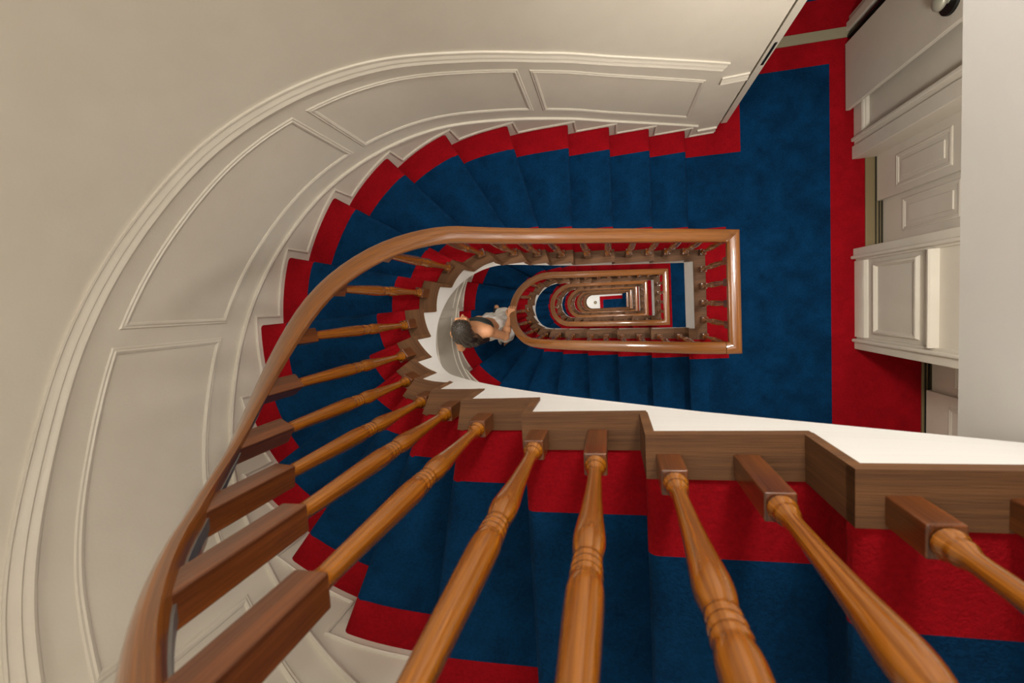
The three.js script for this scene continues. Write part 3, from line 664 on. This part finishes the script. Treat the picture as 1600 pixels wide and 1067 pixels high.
  const pdL = nrmz([0.55, -0.35, -0.75]), upL = nrmz([-0.6, 0.3, -0.5]), acL = nrmz(crs(pdL, upL)), nL = crs(acL, pdL);
  const handL = hand(J.wrL, pdL, acL, nL, 0.4, 1);
  const skin = new THREE.MeshPhysicalMaterial({ color: new THREE.Color().setRGB(0.50, 0.235, 0.115), roughness: 0.6 });
  const hairMat = new THREE.MeshPhysicalMaterial({ color: new THREE.Color().setRGB(0.022, 0.016, 0.011), roughness: 0.42 });
  const topMat = new THREE.MeshPhysicalMaterial({ color: new THREE.Color().setRGB(0.020, 0.024, 0.022), roughness: 0.8, sheen: 0.3 });
  const white = new THREE.MeshPhysicalMaterial({ color: new THREE.Color().setRGB(0.72, 0.69, 0.66), roughness: 0.85, bumpMap: M.wall.bumpMap, bumpScale: 0.002 });
  const shoeMat = new THREE.MeshPhysicalMaterial({ color: new THREE.Color().setRGB(0.02, 0.019, 0.02), roughness: 0.5 });
  const baseP = [-1.2, -1.53, 0.2];
  const w = thing('person', 'woman with long dark hair, dark bandeau top and white trousers, hand on the rail', 'person', baseP);
  const local = g => g.translate(-baseP[0], -baseP[1], -baseP[2]);
  const b = part('body', local(merge([isoMesh(body, [-1.46, -1.55, -0.08], [-0.86, 0.03, 0.52], 0.011), isoMesh(head, [hx - 0.10, hy - 0.19, hz - 0.13], [hx + 0.10, hy + 0.13, hz + 0.13], 0.0045),
    isoMesh(handR, [-1.02, -0.80, -0.12], [-0.84, -0.56, 0.15], 0.0035), isoMesh(handL, [-1.39, -0.68, -0.02], [-1.16, -0.46, 0.20], 0.004)])), skin, w);
  void b;
  // clothing follows the body
  const shell = (f, t, lo, hi) => (x, y, z) => Math.max(f(x, y, z) - t, lo(x, y, z), hi(x, y, z));
  const topF = shell(torso, 0.007, (x, y, z) => -(y + 0.385 + 0.01 * Math.sin(x * 40)), (x, y, z) => y + 0.160 + (z > 0.21 ? 0.04 : 0));
  part('top', local(isoMesh(topF, [-1.36, -0.42, 0.04], [-0.98, -0.11, 0.34], 0.007)), topMat, w);
  const fold = (x, y, z) => 0.006 * Math.sin(x * 70 + y * 18) * Math.sin(z * 55 + y * 9);
  const legs = blend([ellipsoid(J.pelvis, [0.172, 0.15, 0.128]), cone(J.hipL, J.kneeL, 0.098, 0.090), cone(J.kneeL, mid(J.kneeL, J.ankleL, 0.72), 0.090, 0.098),
    cone(J.hipR, J.kneeR, 0.098, 0.090), cone(J.kneeR, mid(J.kneeR, J.ankleR, 0.75), 0.090, 0.096)], 0.035);
  const cutL = mid(J.kneeL, J.ankleL, 0.70), cutR = mid(J.kneeR, J.ankleR, 0.72), dL = nrmz(J.ankleL.map((v, i) => v - J.kneeL[i])), dR = nrmz(J.ankleR.map((v, i) => v - J.kneeR[i]));
  const trousers = (x, y, z) => {
    const cl = (x - cutL[0]) * dL[0] + (y - cutL[1]) * dL[1] + (z - cutL[2]) * dL[2], cr = (x - cutR[0]) * dR[0] + (y - cutR[1]) * dR[1] + (z - cutR[2]) * dR[2];
    const left = x < -1.185 ? cl : -1, rightC = x >= -1.185 ? cr : -1;
    return Math.max(legs(x, y, z) + fold(x, y, z), y + 0.50, left, rightC);
  };
  part('trousers', local(isoMesh(trousers, [-1.40, -1.42, -0.03], [-0.94, -0.47, 0.48], 0.010)), white, w);
  const hairCap = blend([ellipsoid([hx, hy + 0.034, hz + 0.022], [0.086, 0.094, 0.098]), ellipsoid([hx, hy - 0.02, hz + 0.07], [0.082, 0.11, 0.062])], 0.03);
  const tress = blend([cone([hx - 0.03, hy, hz + 0.085], [hx - 0.02, hy - 0.20, hz + 0.125], 0.052, 0.050), cone([hx + 0.035, hy, hz + 0.080], [hx + 0.045, hy - 0.20, hz + 0.120], 0.052, 0.050),
    cone([hx - 0.015, hy - 0.18, hz + 0.130], [hx + 0.02, hy - 0.47, hz + 0.150], 0.056, 0.028), cone([hx + 0.055, hy - 0.17, hz + 0.122], [hx + 0.085, hy - 0.44, hz + 0.140], 0.054, 0.026)], 0.03);
  const hair = (x, y, z) => {
    let d = smin(hairCap(x, y, z), tress(x, y, z), 0.03);
    const a = Math.atan2(x - hx, z - hz + 0.02); d += 0.0028 * Math.sin(a * 26 + y * 14) + 0.0016 * Math.sin(a * 61 - y * 21);
    const face = ellipsoid([hx, hy - 0.03, hz - 0.11], [0.062, 0.095, 0.085])(x, y, z);
    return -smin(-d, face, 0.012);
  };
  part('hair', local(isoMesh(hair, [hx - 0.13, hy - 0.52, hz - 0.11], [hx + 0.15, hy + 0.15, hz + 0.22], 0.0055)), hairMat, w);
  for (const [f, x0, y, z0, z1] of [[footL, -1.33, -1.53, -0.06, 0.25], [footR, -1.18, -1.36, 0.20, 0.50]]) {
    const sole = (px, py, pz) => Math.max(Math.min(Math.max(f(px, py, pz) - 0.006, Math.min(py - y - 0.022, Math.abs(pz - z0 - 0.11) - 0.042, Math.abs(pz - z0 - 0.22) - 0.030)), 9), -(py - y - 0.001), py - y - 0.085);
    part('shoe', local(isoMesh(sole, [x0 - 0.02, y - 0.01, z0 - 0.02], [x0 + 0.12, y + 0.10, z1 + 0.02], 0.005)), shoeMat, w);
  }
}

renderer.render(scene, camera);
